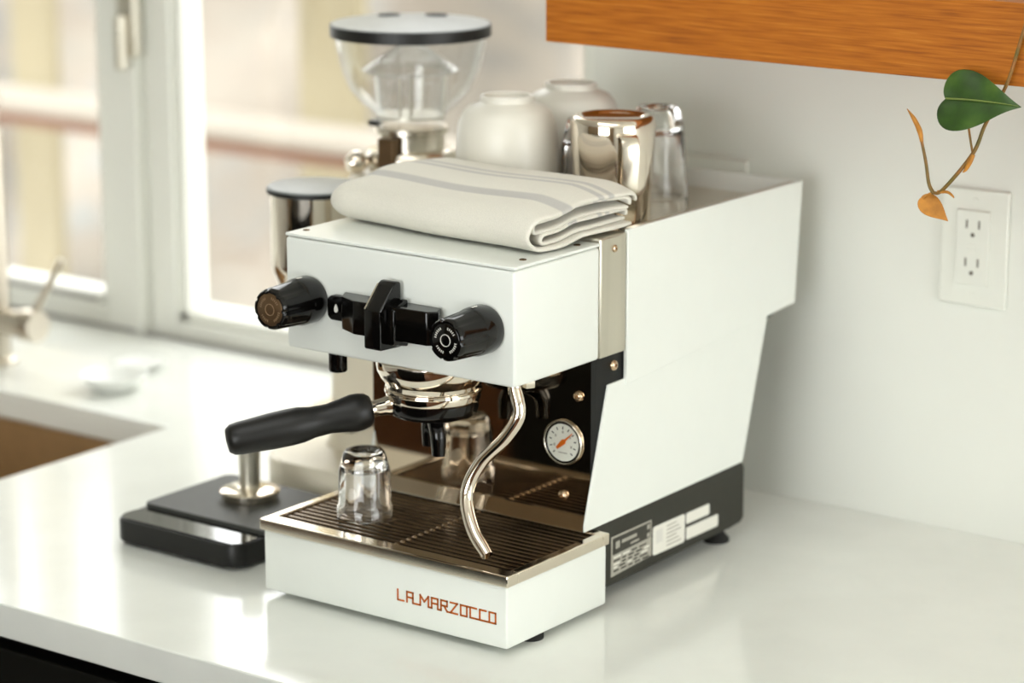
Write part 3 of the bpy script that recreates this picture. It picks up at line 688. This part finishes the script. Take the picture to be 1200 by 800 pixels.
# ------------------------------------------------------------------ scale with tamper
SC = thing('coffee_scale', 'flat black coffee scale on the worktop beside the machine', 'scale', (-.293, .12, 0))
x0, x1, y0, y1 = -.377, -.208, .030, .206
obj('body', prism(rrect(x0, x1, y0, y1, .016, 6), 'z', .004, .0270, .002), 'black_satin', SC)
for x in (x0+.02, x1-.02):
    for y in (y0+.02, y1-.02): obj('foot', lathe([(.008, 0), (.008, .0045), (.004, .0046)], (x, y, 0), seg=16), 'rubber', SC)
obj('display', prism(rrect(x0+.002, x1-.002, y0+.003, .071, .013, 6), 'z', .0268, .0284, .0006), 'display_glass', SC, label='glossy black display strip')
obj('weighing_plate', prism(rrect(x0+.001, x1-.001, .0745, y1-.002, .006, 5), 'z', .0272, .0325, .0012), 'plate_grey', SC)
tp = (-.297, .150, .0325)
TM = thing('tamper', 'steel tamper standing on the black scale', 'tamper', tp)
obj('base', lathe([(.0285, 0), (.0290, .001), (.0290, .006), (.0312, .0075), (.0312, .0095), (.028, .0115), (.016, .0130), (.012, .0135)], tp, seg=56), 'chrome', TM)
obj('handle', lathe([(.0105, .0134), (.0108, .030), (.0112, .050), (.0125, .058), (.0110, .062), (0, .063)], tp, seg=36), 'brushed_steel', TM)

# ------------------------------------------------------------------ dishes and tap
bl = (-.812, .475, 0)
o = obj('small_dish', lathe([(0, .0035), (.016, .0035), (.030, .0085), (.0405, .0205), (.0420, .0205), (.0320, .006), (.022, .0015), (.020, 0), (0, 0)], bl, seg=48), 'dish_white'); tag(origin(o, bl), 'small white dish with raised sides beside the sink', 'dish')
bl = (-.862, .572, 0)
o = obj('pinch_dish', lathe([(0, .003), (.020, .003), (.032, .008), (.0335, .008), (.024, .001), (0, 0)], bl, seg=40), 'dish_white'); tag(origin(o, bl), 'flat white pinch dish nearer the window', 'dish')
TP = thing('tap', 'brushed steel kitchen tap with side lever behind the sink', 'tap', (-1.030, .485, 0))
bx_, by_ = -1.030, .485
obj('body', lathe([(.026, 0), (.026, .006), (.0175, .008), (.0175, .30), (.0165, .302), (0, .302)], (bx_, by_, 0), seg=36), 'faucet_steel', TP)
obj('spout', tube([(bx_, by_, .30), (bx_, by_, .36), (bx_-.02, by_-.05, .41), (bx_-.04, by_-.12, .42), (bx_-.06, by_-.18, .38), (bx_-.065, by_-.195, .31)], .012, 18, 8), 'faucet_steel', TP)
vb = obj('valve', lathe([(.0165, .012), (.0165, .052), (.0205, .054), (.0205, .079), (.0190, .081), (0, .081)], (bx_, by_, .056), (1, -.05, .03), 36), 'faucet_steel', TP)
obj('lever', tube([(bx_+.068, by_, .070), (bx_+.082, by_, .092), (bx_+.108, by_, .128), (bx_+.122, by_, .150)], [.0055, .005, .0045, .0045], 14, 6), 'faucet_steel', vb)

# ------------------------------------------------------------------ wall outlets
def outlet(label, x, z):
    o = thing('wall_outlet', label, 'outlet', (x, .579, z), 'outlets on the backsplash wall')
    y = .579
    obj('cover_plate', box(x-.0375, x+.0375, y-.0055, y-.0002, z-.060, z+.060, .002), 'outlet_white', o)
    f = obj('receptacle', box(x-.0185, x+.0185, y-.0085, y-.0056, z-.0385, z+.0385, .001), 'outlet_white', o)
    yy = y-.0086
    for dz in (.019, -.020):
        for dx in (-.0068, .0068): obj('slot', box(x+dx-.0009, x+dx+.0009, yy-.0003, yy+.0002, z+dz+.001, z+dz+.0095), 'slot_dark', f, smooth=0)
        obj('slot', lathe([(.0022, 0), (.0022, .0005), (0, .0005)], (x, yy+.0002, z+dz-.0055), (0, -1, 0), 14), 'slot_dark', f)
    for dx, dz in ((0, .0025), (0, -.0025)): obj('button', box(x-.006, x+.006, yy-.0008, yy+.0001, z+dz-.0012, z+dz+.0016), 'outlet_white', f)
    for dz in (.0485, -.0485): obj('screw', lathe([(.0028, 0), (.0028, .0006), (0, .0010)], (x, y-.0055, z+dz), (0, -1, 0), 14), 'outlet_white', o)
    return o
outlet('white double wall outlet below the oak shelf', .3040, .3005)
outlet('white wall outlet half hidden behind the espresso machine', -.0025, .3005)

# ------------------------------------------------------------------ oak shelf and trailing vine
o = obj('wall_shelf', box(-.0735, 1.35, .360, .5788, .5015, .5765, .0012), 'oak'); tag(origin(o, (.6, .47, .5015)), 'thick oak floating shelf on the white wall', 'shelf')
VN = thing('trailing_vine', 'trailing vine with one green heart leaf hanging from the oak shelf', 'plant', (.47, .37, .5765))
obj('stem', tube([(.535, .415, .5786), (.500, .385, .5788), (.476, .362, .5785), (.4620, .3545, .5720), (.4541, .3535, .5484), (.4430, .3500, .5049), (.4261, .345, .4677), (.417, .34, .4402), (.391, .335, .4052), (.3800, .335, .4008)], [.0018, .0018, .0018, .0017, .0019, .0015], 10, 8), 'stem_brown', VN)
obj('side_shoot', tube([(.3815, .335, .4006), (.3765, .335, .4090), (.3726, .335, .4285), (.3675, .335, .4477)], [.0019, .0016, .0014], 10, 8), 'stem_brown', VN)
obj('bud_sheath', tube([(.3677, .335, .4470), (.3650, .335, .4570), (.3590, .335, .4670), (.3515, .335, .4757)], [.0017, .0026, .0022, .0004], 10, 8), 'dead_leaf', VN)
obj('petiole', tube([(.4170, .3400, .4400), (.4150, .3370, .4560), (.4143, .334, .4680)], .0011, 8, 6), 'stem_brown', VN)
obj('node', tube([(.4175, .340, .4395), (.4150, .339, .4330), (.4118, .3385, .4260), (.4090, .338, .4225)], [.0020, .0026, .0018, .0006], 10, 6), 'dead_leaf', VN)
obj('tendril', tube([(.3860, .335, .4025), (.3960, .334, .4035), (.4010, .334, .4010), (.4030, .334, .3990)], [.0016, .0013, .0006], 8, 5), 'dead_leaf', VN)
HEART = [(0, 0), (-.035, .05), (-.060, .12), (-.062, .20), (-.030, .285), (.04, .345), (.14, .375), (.26, .370), (.38, .335), (.50, .280), (.62, .215), (.74, .145), (.85, .078), (.93, .035), (1.0, 0)]
SPEAR = [(0, 0), (-.01, .06), (.02, .14), (.10, .21), (.22, .25), (.36, .25), (.50, .22), (.64, .17), (.78, .10), (.90, .045), (1.0, 0)]
def leaf(name, base, tip, facing, outline, m, parent, cup_=.25, wid=1.0):
    base, tip = Vector(base), Vector(tip); ax = tip-base; Ln = ax.length; ax.normalize()
    nrm = Vector(facing); nrm = (nrm-ax*ax.dot(nrm)).normalized(); sd = nrm.cross(ax)
    bm = bmesh.new(); nv = 6; n = len(outline)-1
    for s in (-1, 1):
        rows = []
        for i, (u, wv) in enumerate(outline):
            mid = i/n; row = []
            for j in range(nv+1):
                v = j/nv; uu = mid+(u-mid)*v; ww = wv*v*wid
                lift = .10*ww-cup_*ww*ww*1.6+.012*math.sin(i*1.3+s)*v-.16*max(0, uu-.72)**1.4
                row.append(bm.verts.new(base+ax*uu*Ln+sd*(s*ww*Ln)+nrm*(lift*Ln)))
            rows.append(row)
        for A, B in zip(rows, rows[1:]):
            for q in range(nv): bm.faces.new((A[q], A[q+1], B[q+1], B[q]))
    bmesh.ops.remove_doubles(bm, verts=bm.verts, dist=2e-5)
    o = obj(name, bm, m, parent, smooth=180); sm = o.modifiers.new('t', 'SOLIDIFY'); sm.thickness = .0005; sm.offset = 0
    sb = o.modifiers.new('s', 'SUBSURF'); sb.levels = 1; sb.render_levels = 1
    return o, sd
lf, sd = leaf('leaf', (.3925, .330, .4895), (.4705, .322, .4905), (.5, -.80, .33), HEART, 'leaf_green', VN)
bm = tube([(.3935, .3290, .4897), (.4200, .3255, .4912), (.4480, .3235, .4912), (.4690, .3215, .4905)], [.0010, .0008, .0003], 6, 5)
mat('leaf_vein', (112, 128, 62), .5, var=.05); obj('midrib', bm, 'leaf_vein', lf)
leaf('withered_leaf', (.3690, .3350, .3955), (.3985, .3330, .3772), (.45, -.85, .3), SPEAR, 'dead_leaf', VN, .3, 1.15)
obj('leaf_stalk', tube([(.3800, .335, .4006), (.3765, .335, .3995), (.3735, .335, .3965), (.3715, .3349, .3940)], [.0012, .0006, .0005], 8, 4), 'dead_leaf', VN)
